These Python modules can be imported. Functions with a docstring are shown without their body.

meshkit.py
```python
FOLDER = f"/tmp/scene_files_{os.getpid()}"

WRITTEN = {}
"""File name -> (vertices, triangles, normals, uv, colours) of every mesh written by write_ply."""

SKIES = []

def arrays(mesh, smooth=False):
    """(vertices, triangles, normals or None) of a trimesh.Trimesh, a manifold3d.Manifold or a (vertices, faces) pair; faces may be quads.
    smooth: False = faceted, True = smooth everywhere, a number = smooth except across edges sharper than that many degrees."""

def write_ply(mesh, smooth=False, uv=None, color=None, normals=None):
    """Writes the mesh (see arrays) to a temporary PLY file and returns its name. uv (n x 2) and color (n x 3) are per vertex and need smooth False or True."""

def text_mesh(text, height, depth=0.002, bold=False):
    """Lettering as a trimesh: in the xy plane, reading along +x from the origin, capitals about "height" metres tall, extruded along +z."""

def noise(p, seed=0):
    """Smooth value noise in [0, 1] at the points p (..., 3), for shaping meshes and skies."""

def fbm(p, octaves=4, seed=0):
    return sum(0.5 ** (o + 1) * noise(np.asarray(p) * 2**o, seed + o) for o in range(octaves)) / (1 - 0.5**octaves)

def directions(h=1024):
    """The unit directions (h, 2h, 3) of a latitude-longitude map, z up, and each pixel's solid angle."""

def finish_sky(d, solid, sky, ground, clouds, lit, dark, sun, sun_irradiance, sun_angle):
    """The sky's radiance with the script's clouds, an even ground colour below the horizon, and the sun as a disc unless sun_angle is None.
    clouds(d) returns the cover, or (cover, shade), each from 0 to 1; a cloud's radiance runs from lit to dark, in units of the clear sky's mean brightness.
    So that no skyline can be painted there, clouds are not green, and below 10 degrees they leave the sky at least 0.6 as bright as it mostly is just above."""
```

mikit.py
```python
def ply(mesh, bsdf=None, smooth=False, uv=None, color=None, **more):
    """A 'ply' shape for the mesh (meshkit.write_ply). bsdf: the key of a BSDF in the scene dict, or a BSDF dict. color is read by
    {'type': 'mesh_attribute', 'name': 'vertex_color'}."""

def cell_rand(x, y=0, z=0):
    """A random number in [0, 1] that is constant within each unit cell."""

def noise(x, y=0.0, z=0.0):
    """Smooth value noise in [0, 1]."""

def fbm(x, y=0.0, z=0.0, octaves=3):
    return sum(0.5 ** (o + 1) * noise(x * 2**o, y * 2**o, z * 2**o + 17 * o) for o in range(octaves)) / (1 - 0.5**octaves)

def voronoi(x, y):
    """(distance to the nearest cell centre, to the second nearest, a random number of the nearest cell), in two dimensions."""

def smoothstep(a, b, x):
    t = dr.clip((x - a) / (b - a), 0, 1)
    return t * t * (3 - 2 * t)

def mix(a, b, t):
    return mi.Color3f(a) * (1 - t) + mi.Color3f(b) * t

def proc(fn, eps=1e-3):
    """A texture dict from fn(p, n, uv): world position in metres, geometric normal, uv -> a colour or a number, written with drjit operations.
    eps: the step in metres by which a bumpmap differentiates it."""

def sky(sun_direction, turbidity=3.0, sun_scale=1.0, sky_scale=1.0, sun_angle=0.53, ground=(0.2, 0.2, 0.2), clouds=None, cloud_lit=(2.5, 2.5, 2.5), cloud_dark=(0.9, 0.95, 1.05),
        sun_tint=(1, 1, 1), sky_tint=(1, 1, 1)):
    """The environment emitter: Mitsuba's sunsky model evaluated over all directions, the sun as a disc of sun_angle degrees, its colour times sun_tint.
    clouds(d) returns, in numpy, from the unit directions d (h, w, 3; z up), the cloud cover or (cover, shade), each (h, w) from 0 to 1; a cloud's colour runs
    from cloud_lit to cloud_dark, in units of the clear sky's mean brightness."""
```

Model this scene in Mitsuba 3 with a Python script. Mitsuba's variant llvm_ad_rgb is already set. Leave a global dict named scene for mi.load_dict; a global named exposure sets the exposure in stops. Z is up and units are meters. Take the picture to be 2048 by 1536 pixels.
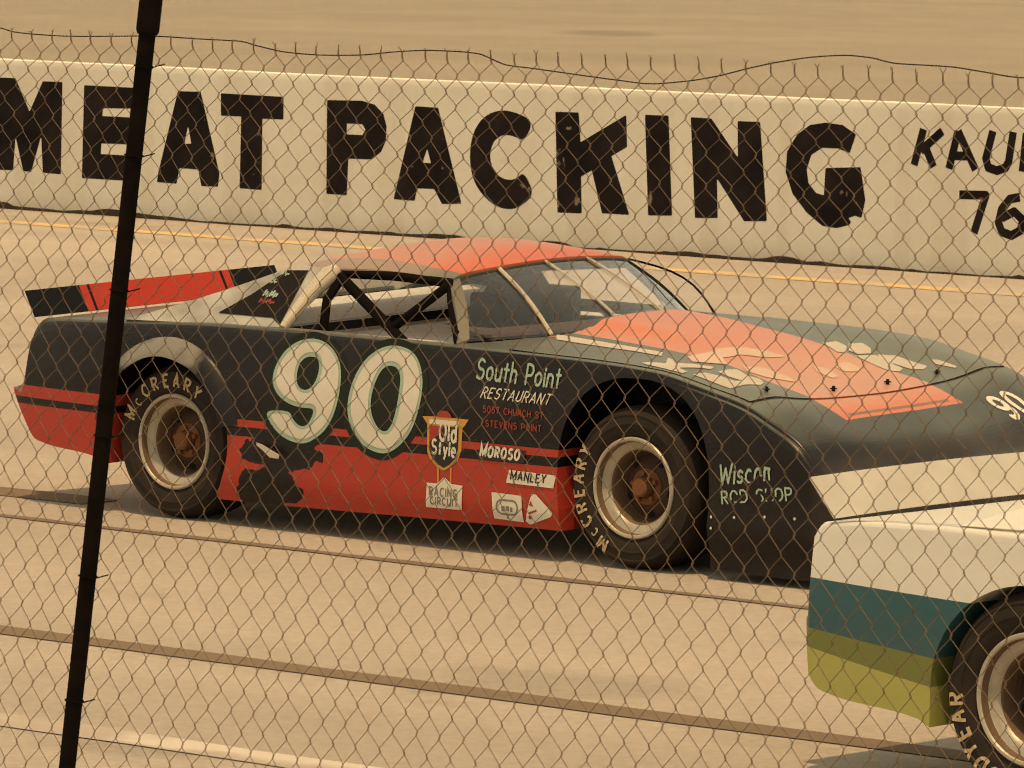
import math, numpy as np, trimesh, manifold3d as m3, drjit as dr, mitsuba as mi, mikit, meshkit
import shapely.geometry as sg, shapely.ops as so, shapely.affinity as sa
from mikit import noise, fbm, smoothstep, mix, proc
from scipy.interpolate import PchipInterpolator as Pch

# ---------------------------------------------------------------- camera, sky, exposure
T = mi.ScalarTransform4f
PSI, PITCH, ROLL, FOCAL = 0.702176, 0.083133, 0.018399, 12472.0     # yaw, downward pitch, roll (rad); focal length in pixels of a 2048 px wide picture
CAM = np.array([16.261, -20.912, 2.916])
fwd = np.array([-math.sin(PSI)*math.cos(PITCH), math.cos(PSI)*math.cos(PITCH), -math.sin(PITCH)])
right0 = np.array([math.cos(PSI), math.sin(PSI), 0.0]); up0 = np.cross(right0, fwd)
up = up0*math.cos(ROLL) - right0*math.sin(ROLL)
exposure = 1.0
def haze(d):                                          # thin high summer haze, whiter towards the horizon
    return np.clip(1.02-.35*d[..., 2]+.25*(meshkit.fbm(d*np.array([3, 3, 7.0]), 4)-.5), 0, 1), .3*meshkit.fbm(d*4, 3, seed=5)
scene = {
    'type': 'scene',
    'camera': {'type': 'thinlens', 'aperture_radius': .003, 'focus_distance': 23.5, 'fov': math.degrees(2*math.atan(1024/FOCAL)), 'fov_axis': 'x', 'near_clip': 0.5, 'far_clip': 6000.0,
               'to_world': T().look_at(origin=CAM.tolist(), target=(CAM+fwd*10).tolist(), up=up.tolist())},
    'sky': mikit.sky((0.20, -0.26, 0.945), turbidity=4.0, sun_scale=0.85, sky_scale=1.1, ground=(0.30, 0.26, 0.2), clouds=haze, cloud_lit=(3.9, 3.4, 2.35), cloud_dark=(3.2, 2.8, 2.0),
                     sun_tint=(1.0, 0.77, 0.48), sky_tint=(1.0, 0.84, 0.58)),
}
labels = {}

# ---------------------------------------------------------------- measured outlines, in metres
WALL_LETTERS = [[[[-20.472, 1.077], [-20.235, 1.079], [-20.067, 0.808], [-19.918, 1.064], [-19.693, 1.066], [-19.698, 0.308], [-19.905, 0.311], [-19.929, 0.62], [-20.041, 0.312], [-20.132, 0.314], [-20.227, 0.601], [-20.25, 0.315], [-20.469, 0.312]], None], [[[-19.443, 1.05], [-18.78, 1.049], [-18.795, 0.883], [-19.226, 0.87], [-19.234, 0.806], [-18.793, 0.807], [-18.816, 0.59], [-19.239, 0.581], [-19.246, 0.495], [-18.823, 0.495], [-18.845, 0.29], [-19.456, 0.287]], None], [[[-18.388, 1.041], [-18.137, 1.044], [-17.918, 0.396], [-17.933, 0.289], [-18.114, 0.286], [-18.151, 0.417], [-18.359, 0.42], [-18.391, 0.292], [-18.609, 0.295], [-18.593, 0.378]], [[-18.27, 0.771], [-18.233, 0.622], [-18.311, 0.618]]], [[[-17.914, 1.041], [-17.234, 1.038], [-17.231, 0.858], [-17.459, 0.855], [-17.455, 0.286], [-17.694, 0.288], [-17.688, 0.864], [-17.91, 0.862]], None], [[[-16.766, 1.031], [-16.393, 1.039], [-16.261, 1.013], [-16.169, 0.943], [-16.135, 0.847], [-16.14, 0.736], [-16.187, 0.648], [-16.284, 0.582], [-16.532, 0.577], [-16.542, 0.287], [-16.758, 0.289]], [[-16.554, 0.854], [-16.389, 0.855], [-16.355, 0.813], [-16.387, 0.769], [-16.552, 0.768]]], [[[-15.837, 1.018], [-15.602, 1.015], [-15.344, 0.278], [-15.545, 0.268], [-15.628, 0.38], [-15.806, 0.377], [-15.828, 0.278], [-16.048, 0.28]], [[-15.708, 0.693], [-15.665, 0.579], [-15.754, 0.581]]], [[[-14.955, 1.028], [-14.78, 1.005], [-14.629, 0.945], [-14.72, 0.79], [-14.823, 0.828], [-14.934, 0.836], [-15.028, 0.783], [-15.066, 0.685], [-15.047, 0.589], [-14.974, 0.508], [-14.862, 0.482], [-14.784, 0.504], [-14.714, 0.556], [-14.607, 0.392], [-14.716, 0.302], [-14.841, 0.254], [-15.0, 0.276], [-15.146, 0.366], [-15.245, 0.495], [-15.273, 0.676], [-15.237, 0.847], [-15.128, 0.973]], None], [[[-14.41, 1.031], [-14.179, 1.035], [-14.155, 0.808], [-13.709, 1.035], [-13.695, 0.793], [-13.847, 0.715], [-13.659, 0.277], [-13.928, 0.276], [-14.037, 0.599], [-14.144, 0.546], [-14.129, 0.265], [-14.371, 0.259]], None], [[[-13.525, 1.043], [-13.297, 1.046], [-13.243, 0.292], [-13.475, 0.283]], None], [[[-13.081, 1.043], [-12.883, 1.041], [-12.621, 0.757], [-12.631, 1.032], [-12.418, 1.034], [-12.334, 0.297], [-12.549, 0.286], [-12.818, 0.596], [-12.803, 0.297], [-13.02, 0.286]], None], [[[-11.805, 1.054], [-11.645, 1.043], [-11.52, 0.979], [-11.574, 0.838], [-11.683, 0.868], [-11.829, 0.867], [-11.929, 0.811], [-11.97, 0.705], [-11.952, 0.601], [-11.877, 0.529], [-11.804, 0.515], [-11.795, 0.718], [-11.47, 0.739], [-11.42, 0.499], [-11.452, 0.365], [-11.51, 0.379], [-11.574, 0.359], [-11.545, 0.331], [-11.566, 0.307], [-11.681, 0.278], [-11.812, 0.289], [-11.961, 0.38], [-12.097, 0.513], [-12.167, 0.672], [-12.157, 0.824], [-12.065, 0.956], [-11.95, 1.03]], None]]
WALL_STROKES = [[[[-10.903, 1.043], [-10.981, 0.777]], [[-10.732, 1.036], [-10.924, 0.883]], [[-10.882, 0.913], [-10.804, 0.771]]], [[[-10.59, 1.042], [-10.664, 0.764]], [[-10.59, 1.042], [-10.426, 0.768]], [[-10.636, 0.861], [-10.483, 0.864]]], [[[-10.279, 1.055], [-10.336, 0.854], [-10.312, 0.789], [-10.235, 0.77], [-10.16, 0.794], [-10.133, 0.836], [-10.098, 1.056]]], [[[-9.981, 1.05], [-10.009, 0.773]], [[-9.797, 1.028], [-9.993, 0.897]], [[-9.951, 0.912], [-9.855, 0.753]]], [[[-10.565, 0.58], [-10.328, 0.587], [-10.426, 0.308]]], [[[-10.025, 0.588], [-10.113, 0.57], [-10.185, 0.491], [-10.209, 0.394], [-10.176, 0.328], [-10.092, 0.307], [-10.013, 0.347], [-9.995, 0.426], [-10.072, 0.481], [-10.18, 0.43]]]]
ZERO = [[[-1.277, 0.857], [-1.197, 0.839], [-1.147, 0.782], [-1.127, 0.696], [-1.138, 0.602], [-1.176, 0.506], [-1.232, 0.441], [-1.302, 0.396], [-1.365, 0.388], [-1.446, 0.409], [-1.51, 0.461], [-1.548, 0.533], [-1.549, 0.614], [-1.524, 0.703], [-1.472, 0.781], [-1.401, 0.832], [-1.339, 0.853]], [[-1.32, 0.771], [-1.275, 0.76], [-1.256, 0.721], [-1.259, 0.654], [-1.271, 0.579], [-1.296, 0.511], [-1.331, 0.481], [-1.376, 0.498], [-1.413, 0.556], [-1.419, 0.623], [-1.398, 0.698], [-1.364, 0.754]]]
NINE = [[[-1.781, 0.859], [-1.699, 0.847], [-1.635, 0.804], [-1.597, 0.739], [-1.595, 0.644], [-1.62, 0.548], [-1.664, 0.477], [-1.718, 0.433], [-1.79, 0.397], [-1.872, 0.401], [-1.946, 0.429], [-2.003, 0.48], [-2.027, 0.529], [-1.884, 0.536], [-1.87, 0.506], [-1.833, 0.475], [-1.791, 0.473], [-1.76, 0.504], [-1.739, 0.557], [-1.811, 0.553], [-1.885, 0.563], [-1.95, 0.593], [-1.988, 0.638], [-1.993, 0.685], [-1.976, 0.734], [-1.935, 0.791], [-1.872, 0.836]], [[-1.789, 0.777], [-1.743, 0.777], [-1.724, 0.744], [-1.732, 0.689], [-1.759, 0.647], [-1.795, 0.629], [-1.841, 0.641], [-1.855, 0.688], [-1.843, 0.743], [-1.816, 0.768]]]
STICKERS = {'top': [[-1.122, 0.567], [-1.035, 0.571], [-0.961, 0.571], [-0.861, 0.57], [-0.888, 0.535], [-0.919, 0.539], [-1.078, 0.535], [-1.093, 0.536]], 'cap': [[-1.038, 0.583], [-1.023, 0.596], [-0.982, 0.599], [-0.961, 0.584], [-0.956, 0.571], [-1.032, 0.57]], 'white': [[-1.081, 0.558], [-0.914, 0.559], [-0.917, 0.539], [-1.081, 0.537]], 'body': [[-1.093, 0.54], [-0.894, 0.539], [-0.899, 0.434], [-0.916, 0.394], [-0.956, 0.363], [-0.996, 0.343], [-1.038, 0.357], [-1.075, 0.389], [-1.091, 0.419]], 'inner': [[-1.078, 0.531], [-0.914, 0.533], [-0.917, 0.44], [-0.931, 0.4], [-0.961, 0.373], [-0.994, 0.355], [-1.028, 0.368], [-1.064, 0.398], [-1.078, 0.428]], 'red': [[-1.078, 0.531], [-0.996, 0.531], [-1.026, 0.494], [-1.069, 0.464], [-1.077, 0.467]], 'plate': [[-1.088, 0.285], [-1.026, 0.286], [-0.991, 0.318], [-0.952, 0.29], [-0.888, 0.287], [-0.893, 0.182], [-1.096, 0.179]], 'stem1': [[-1.033, 0.354], [-1.023, 0.354], [-1.022, 0.286], [-1.031, 0.286]], 'stem2': [[-0.96, 0.359], [-0.951, 0.36], [-0.952, 0.292], [-0.96, 0.291]], 'moroso': [[-0.79, 0.465], [-0.543, 0.46], [-0.549, 0.41], [-0.807, 0.408]], 'manley': [[-0.631, 0.375], [-0.373, 0.37], [-0.387, 0.315], [-0.647, 0.319]], 'sq': [[-0.725, 0.273], [-0.561, 0.27], [-0.553, 0.157], [-0.717, 0.161]], 'tri': [[-0.503, 0.279], [-0.483, 0.278], [-0.394, 0.211], [-0.401, 0.197], [-0.52, 0.154], [-0.538, 0.164]]}
SIDE_TEXT = {'south': [[-0.836, 0.747], [-0.366, 0.739], [-0.827, 0.828]], 'rest': [[-0.805, 0.669], [-0.406, 0.664], [-0.788, 0.709]], 'red1': [[-0.785, 0.608], [-0.44, 0.602], [-0.782, 0.635]], 'red2': [[-0.768, 0.549], [-0.46, 0.548], [-0.768, 0.575]], 'wisc': [[0.508, 0.402], [0.764, 0.443], [0.506, 0.479]], 'rod': [[0.51, 0.324], [0.872, 0.367], [0.509, 0.373]], 'rivets': [[0.458, 0.264], [0.578, 0.272], [0.733, 0.286], [0.883, 0.29], [0.458, 0.218]]}
SAIL = {'panel': [[-2.415, 0.92], [-2.295, 1.003], [-2.188, 1.106], [-2.067, 1.112], [-2.022, 0.892], [-2.091, 0.918]], 'r1': [[-2.234, 1.078], [-2.155, 1.105]], 'r2': [[-2.244, 1.044], [-2.196, 1.069]], 'r3': [[-2.228, 0.983], [-2.14, 1.03]], 'r4': [[-2.225, 0.965], [-2.13, 0.985]]}
TENSION = [[4.268, 2.444], [4.531, 2.471], [4.643, 2.465], [4.717, 2.454], [4.881, 2.45], [5.168, 2.459], [5.239, 2.46], [5.361, 2.458], [5.5, 2.457], [5.569, 2.447], [5.672, 2.434], [5.774, 2.431], [5.908, 2.435], [6.041, 2.448], [6.156, 2.455], [6.237, 2.455], [6.302, 2.452], [6.399, 2.427], [6.479, 2.422], [6.575, 2.415], [6.747, 2.403], [6.84, 2.398], [6.948, 2.407], [7.054, 2.424], [7.144, 2.445], [7.233, 2.463], [7.351, 2.48], [7.44, 2.486], [7.505, 2.483], [7.585, 2.472], [7.729, 2.47], [7.815, 2.463], [7.939, 2.452], [8.081, 2.463], [8.286, 2.454]]
HOOD_LETTERS = [[[-0.739, -0.529], [-0.141, -0.546], [-0.079, -0.633], [-0.678, -0.602]], [[-0.015, -0.84], [-0.004, -0.805], [0.065, -0.78], [-0.037, -0.641], [0.011, -0.668], [0.08, -0.74], [0.178, -0.602], [0.222, -0.677], [0.155, -0.808], [0.215, -0.824], [0.218, -0.859], [0.15, -0.866], [0.094, -0.861], [0.019, -0.852]], [[0.252, -0.838], [0.26, -0.764], [0.319, -0.734], [0.388, -0.73], [0.385, -0.667], [0.321, -0.691], [0.259, -0.678], [0.213, -0.555], [0.217, -0.494], [0.292, -0.523], [0.342, -0.5], [0.387, -0.529], [0.43, -0.608], [0.453, -0.838], [0.411, -0.836], [0.332, -0.834], [0.29, -0.834]], [[-0.033, -0.516], [-0.05, -0.29], [-0.026, -0.155], [0.05, -0.084], [0.138, -0.061], [0.123, -0.176], [0.056, -0.258], [0.051, -0.384], [0.147, -0.472], [0.069, -0.61]], [[0.187, -0.422], [0.217, -0.329], [0.343, -0.289], [0.4, -0.331], [0.323, -0.43], [0.245, -0.464]], [[0.262, -0.031], [0.299, 0.02], [0.386, -0.017], [0.401, -0.076], [0.316, -0.078]], [[0.27, 0.112], [0.265, 0.196], [0.333, 0.2], [0.371, 0.142], [0.351, 0.068], [0.305, 0.074]], [[0.032, 0.327], [0.03, 0.432], [0.112, 0.395], [0.184, 0.301], [0.159, 0.264]], [[0.081, 0.451], [0.103, 0.517], [0.181, 0.478], [0.228, 0.416], [0.212, 0.343], [0.165, 0.341]], [[0.222, 0.307], [0.25, 0.418], [0.416, 0.393], [0.44, 0.335], [0.41, 0.299]], [[0.249, 0.435], [0.292, 0.505], [0.447, 0.522], [0.467, 0.469], [0.443, 0.418], [0.287, 0.401]], [[0.405, 0.606], [0.432, 0.631], [0.525, 0.626], [0.531, 0.601], [0.449, 0.576]]]

# ---------------------------------------------------------------- the stock car body as one smooth function of x (forward, front axle = 0) and y (left)
ZS = Pch([-3.62,-3.56,-3.535,-3.50,-3.46,-3.0,-2.32,-1.92,-1.26,-.86,-.34,.118,.41,.594,.74,.88,.98,1.066,1.085],
         [.524,.53,.62,.80,.835,.86,.884,.885,.878,.875,.857,.832,.775,.730,.665,.588,.48,.375,.30])
ZB = Pch([-3.62,-3.53,-3.45,-3.04,-2.95,-2.30,-.36,-.2,1.0,1.085],[.50,.377,.295,.244,.2,.113,.135,.08,.035,.035])
WD = Pch([-3.62,-3.5,-3.1,-2.6,-1,.5,.9,1.085],[.90,.925,.95,.952,.95,.95,.94,.90])
def sstep(a, b, x):
    t = np.clip((np.asarray(x, float)-a)/(b-a), 0, 1); return t*t*(3-2*t)
def y_side(x, z):                                    # outer skin of the right-hand side (negative y)
    z = np.asarray(z, float)
    return -(WD(x) - .022*sstep(.55, .9, z) - .03*sstep(.22, .08, z))
SHARP = [False]
def RSH(x): return .016+0*np.asarray(x) if SHARP[0] else .018+.040*sstep(-.7, -2.2, x)
def z_top(x, y):
    x = np.asarray(x, float); a = np.abs(np.asarray(y, float)); w = WD(x)-.022
    ridge = np.exp(-((a-.74)/.16)**2)*.014*sstep(-.6, -.2, x)*sstep(1.0, .75, x)
    crown = sstep(-1.0, -.75, x)*(.060*sstep(.45, -.8, x)-.026*sstep(-.2, .4, x)*sstep(1.05, .8, x))*np.clip(1-(a/.72)**2, 0, 1)
    scoop = .03*sstep(.36, .25, a)*sstep(-1.0, -.8, x)*sstep(.2, -.55, x)
    r = RSH(x); t = np.clip((a-(w-r))/r, 0, 1)
    edge = r*(np.sqrt(np.clip(1-t*t, 0, 1))-1)
    return ZS(x) + ridge + crown + scoop + edge*np.clip((ZS(x)-ZB(x))/.2, .1, 1)
def prow(P):                                         # the nose comes to a shallow point on the centre line
    P = np.array(P, float); P[:, 0] += .10*(1-np.clip(np.abs(P[:, 1])/.95, 0, 1))*sstep(.35, .95, P[:, 0]); return P
LEAN = .033
def lean(P):                                         # the body rolls a little to its right on its springs
    P = np.array(P, float); P[:, 2] += LEAN*(P[:, 1]+.95); return P
# ---------------------------------------------------------------- helpers
def tag(key, label, cat=None, group=None, kind=None):
    labels[key] = {k: v for k, v in (('label', label), ('category', cat), ('group', group), ('kind', kind)) if v}
_n = {}
def key_for(parent, name):
    k = f'{parent}__{name}' if parent else name
    n = _n.get(k, 0); _n[k] = n+1
    return k if n == 0 else f'{k}_{n:03d}'
def put(parent, name, mesh, mat, smooth=30, xf=None, **more):
    k = key_for(parent, name)
    if isinstance(mesh, dict): scene[k] = {**mesh, **more}
    else:
        if xf is not None:
            mesh = mesh.copy(); mesh.vertices = xf(np.array(mesh.vertices))
        scene[k] = mikit.ply(mesh, mat, smooth=smooth, **more)
    return k
def tm(v, f): return trimesh.Trimesh(np.asarray(v, float), np.asarray(f, int), process=False)
def cat(*ms): return trimesh.util.concatenate([m for m in ms])
def tube(pts, r, sides=8, caps=True):
    p = np.asarray(pts, float); t = np.gradient(p, axis=0); t /= np.linalg.norm(t, axis=1, keepdims=True)+1e-12
    r = np.broadcast_to(r, (len(p),))
    ref = np.array([0, 0, 1.0]) if abs(t[:, 2]).max() < .95 else np.array([1.0, 0, 0]) if abs(t[:, 0]).max() < .95 else np.array([0, 1.0, 0])
    a = np.cross(t, ref); a /= np.linalg.norm(a, axis=1, keepdims=True)+1e-12; b = np.cross(t, a)
    an = np.arange(sides)*2*np.pi/sides
    v = p[:, None]+r[:, None, None]*(np.cos(an)[None, :, None]*a[:, None]+np.sin(an)[None, :, None]*b[:, None])
    v = v.reshape(-1, 3); f = []
    n = len(p)
    for i in range(n-1):
        for j in range(sides):
            q = (i*sides+j, i*sides+(j+1) % sides, (i+1)*sides+(j+1) % sides, (i+1)*sides+j); f += [(q[0], q[2], q[1]), (q[0], q[3], q[2])]
    if caps:
        v = np.vstack([v, p[:1], p[-1:]]); c0, c1 = len(v)-2, len(v)-1
        for j in range(sides):
            f += [(c0, j, (j+1) % sides), (c1, (n-1)*sides+(j+1) % sides, (n-1)*sides+j)]
    return tm(v, f)
def grid(P):                                          # P (n, m, 3) -> open sheet
    n, m = P.shape[:2]; i, j = np.meshgrid(np.arange(n-1), np.arange(m-1), indexing='ij')
    a = (i*m+j).ravel(); q = np.stack([a, a+m, a+m+1, a+1], 1)
    return tm(P.reshape(-1, 3), np.vstack([q[:, [0, 1, 2]], q[:, [0, 2, 3]]]))
def slab(P, off):                                     # sheet with thickness: P outer grid, off = offset vector (or grid) to the inner one
    Q = P+off; n, m = P.shape[:2]
    ms = [grid(P), grid(Q[::-1])]
    for A, B in ((P[0], Q[0]), (Q[-1], P[-1]), (Q[:, 0], P[:, 0]), (P[:, -1], Q[:, -1])):
        ms.append(grid(np.stack([A, B])))
    r = cat(*ms); r.merge_vertices(); r.fix_normals(); return r
def tri2d(poly, size):
    ms = []
    for g in getattr(poly, 'geoms', [poly]):
        if g.geom_type != 'Polygon' or g.area < 1e-7: continue
        v, f = trimesh.creation.triangulate_polygon(g, engine='earcut')
        v3 = np.column_stack([v, np.zeros(len(v))])
        if size: v3, f = trimesh.remesh.subdivide_to_size(v3, f, size, max_iter=12)
        ms.append(tm(v3, f))
    return cat(*ms)
def drape(poly, size, fn):
    m = tri2d(poly, size); m.vertices = fn(m.vertices[:, 0], m.vertices[:, 1]); return m
def extrude(poly, depth):
    return cat(*[trimesh.creation.extrude_polygon(g, depth, engine='earcut') for g in getattr(poly, 'geoms', [poly]) if g.area > 1e-7])
def box(x0, x1, y0, y1, z0, z1):
    m = trimesh.creation.box((x1-x0, y1-y0, z1-z0)); m.apply_translation(((x0+x1)/2, (y0+y1)/2, (z0+z1)/2)); return m
def manifold(m): return m3.Manifold(m3.Mesh(np.asarray(m.vertices, np.float32), np.asarray(m.faces, np.uint32)))
def mesh_of(M): q = M.to_mesh(); return tm(q.vert_properties[:, :3], q.tri_verts)
def prism(poly_xz, y0, y1):                           # polygon in x, z pushed through y
    poly_xz = poly_xz.buffer(.002, join_style='mitre').simplify(.002)
    m = trimesh.creation.extrude_polygon(poly_xz, y1-y0, engine='earcut'); v = m.vertices.copy()
    m.vertices = np.column_stack([v[:, 0], y0+v[:, 2], v[:, 1]]); m.fix_normals(); return m
def chaikin(p, k=2):
    p = np.asarray(p, float)
    for _ in range(k):
        q = np.roll(p, -1, 0); p = np.stack([.75*p+.25*q, .25*p+.75*q], 1).reshape(-1, 2)
    return p
rng = np.random.default_rng(7)

# ---------------------------------------------------------------- a hand-lettering stroke font (unit height)
def A(cx, cy, rx, ry, a0, a1, n=12):
    t = np.radians(np.linspace(a0, a1, n)); return [(cx+rx*math.cos(a), cy+ry*math.sin(a)) for a in t]
FONT = {
 'A': (.62, [[(0, 0), (.31, 1), (.62, 0)], [(.12, .33), (.5, .33)]]), 'B': (.5, [[(0, 0), (0, 1), (.25, 1)]+A(.25, .76, .22, .24, 90, -90)+[(0, .52)], A(.26, .26, .24, .26, 90, -90)+[(0, 0)]]),
 'C': (.58, [A(.32, .5, .32, .5, 45, 315)]), 'D': (.56, [[(0, 0), (0, 1), (.2, 1)]+A(.2, .5, .36, .5, 90, -90)+[(0, 0)]]),
 'E': (.48, [[(.48, 1), (0, 1), (0, 0), (.48, 0)], [(0, .52), (.4, .52)]]), 'G': (.62, [A(.32, .5, .32, .5, 45, 330)+[(.62, .45), (.36, .45)]]),
 'H': (.55, [[(0, 0), (0, 1)], [(.55, 0), (.55, 1)], [(0, .5), (.55, .5)]]), 'I': (.0, [[(0, 0), (0, 1)]]), 'K': (.55, [[(0, 0), (0, 1)], [(.55, 1), (0, .4)], [(.2, .58), (.55, 0)]]),
 'L': (.45, [[(0, 1), (0, 0), (.45, 0)]]), 'M': (.72, [[(0, 0), (0, 1), (.36, .25), (.72, 1), (.72, 0)]]), 'N': (.56, [[(0, 0), (0, 1), (.56, 0), (.56, 1)]]),
 'O': (.62, [A(.31, .5, .31, .5, 0, 360, 24)]), 'P': (.5, [[(0, 0), (0, 1), (.25, 1)]+A(.25, .72, .25, .28, 90, -90)+[(0, .44)]]),
 'R': (.52, [[(0, 0), (0, 1), (.25, 1)]+A(.25, .74, .25, .26, 90, -90)+[(0, .48)], [(.22, .48), (.52, 0)]]), 'S': (.54, [A(.28, .75, .25, .25, 35, 250)+A(.27, .26, .27, .26, 70, -145)]),
 'T': (.56, [[(0, 1), (.56, 1)], [(.28, 1), (.28, 0)]]), 'U': (.54, [[(0, 1), (0, .28)]+A(.27, .27, .27, .27, 180, 360)+[(.54, 1)]]), 'V': (.58, [[(0, 1), (.29, 0), (.58, 1)]]),
 'W': (.86, [[(0, 1), (.2, 0), (.43, .8), (.66, 0), (.86, 1)]]), 'Y': (.56, [[(0, 1), (.28, .5), (.56, 1)], [(.28, .5), (.28, 0)]]),
 'c': (.4, [A(.22, .31, .22, .31, 50, 310)]), 'd': (.42, [A(.21, .3, .21, .3, 0, 360, 20), [(.42, 1), (.42, 0)]]), 'e': (.44, [[(.02, .33), (.43, .33)]+A(.22, .31, .22, .31, 5, 310)]),
 'h': (.4, [[(0, 0), (0, 1)], [(0, .38)]+A(.2, .4, .2, .2, 180, 0)+[(.4, 0)]]), 'i': (.0, [[(0, 0), (0, .6)], [(0, .82), (0, .86)]]), 'l': (.0, [[(0, 0), (0, 1)]]),
 'n': (.4, [[(0, 0), (0, .62)], [(0, .38)]+A(.2, .4, .2, .2, 180, 0)+[(.4, 0)]]), 'o': (.46, [A(.23, .31, .23, .31, 0, 360, 20)]),
 'p': (.42, [[(0, -.3), (0, .6)], A(.21, .31, .21, .3, 0, 360, 20)]), 's': (.36, [A(.19, .46, .17, .15, 35, 250, 9)+A(.18, .16, .18, .16, 70, -145, 9)]),
 't': (.32, [[(.15, .9), (.15, 0)], [(0, .62), (.32, .62)]]), 'u': (.4, [[(0, .62), (0, .22)]+A(.2, .2, .2, .2, 180, 360)+[(.4, .62)], [(.4, .62), (.4, 0)]]),
 'y': (.42, [[(0, .62), (.2, .05)], [(.42, .62), (.1, -.3)]]), 'w': (.56, [[(0, .62), (.14, 0), (.28, .5), (.42, 0), (.56, .62)]]),
 '0': (.5, [A(.25, .5, .25, .5, 0, 360, 24)]), '5': (.5, [[(.46, 1), (.08, 1), (.04, .56)]+A(.24, .32, .26, .32, 110, -140)]), '7': (.5, [[(0, 1), (.5, 1), (.18, 0)]]),
 '9': (.5, [A(.25, .7, .25, .3, 0, 360, 20), [(.5, .7), (.48, .4)]+A(.24, .3, .25, .3, 0, -130)]), '.': (.0, [[(0, 0), (0, .03)]]), ' ': (.3, []),
}
def text(s, h, wt, slant=0.0, gap=.2, squeeze=1.0, wob=0.0):
    x, out = 0.0, []
    r = np.random.default_rng(len(s)*31+7)
    for ch in s:
        w, ls = FONT[ch]
        for l in ls:
            l = [(x+px*squeeze+slant*py+r.normal()*wob, py+r.normal()*wob) for px, py in l]
            out.append(sg.LineString(l).buffer(wt/2, cap_style='flat' if wob == 0 else 'round', join_style='mitre' if wob == 0 else 'round', quad_segs=4))
        x += w*squeeze+gap+wt
    g = so.unary_union(out); x0, _, _, _ = g.bounds
    return sa.scale(sa.translate(g, -x0, 0), h, h, origin=(0, 0))
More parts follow.
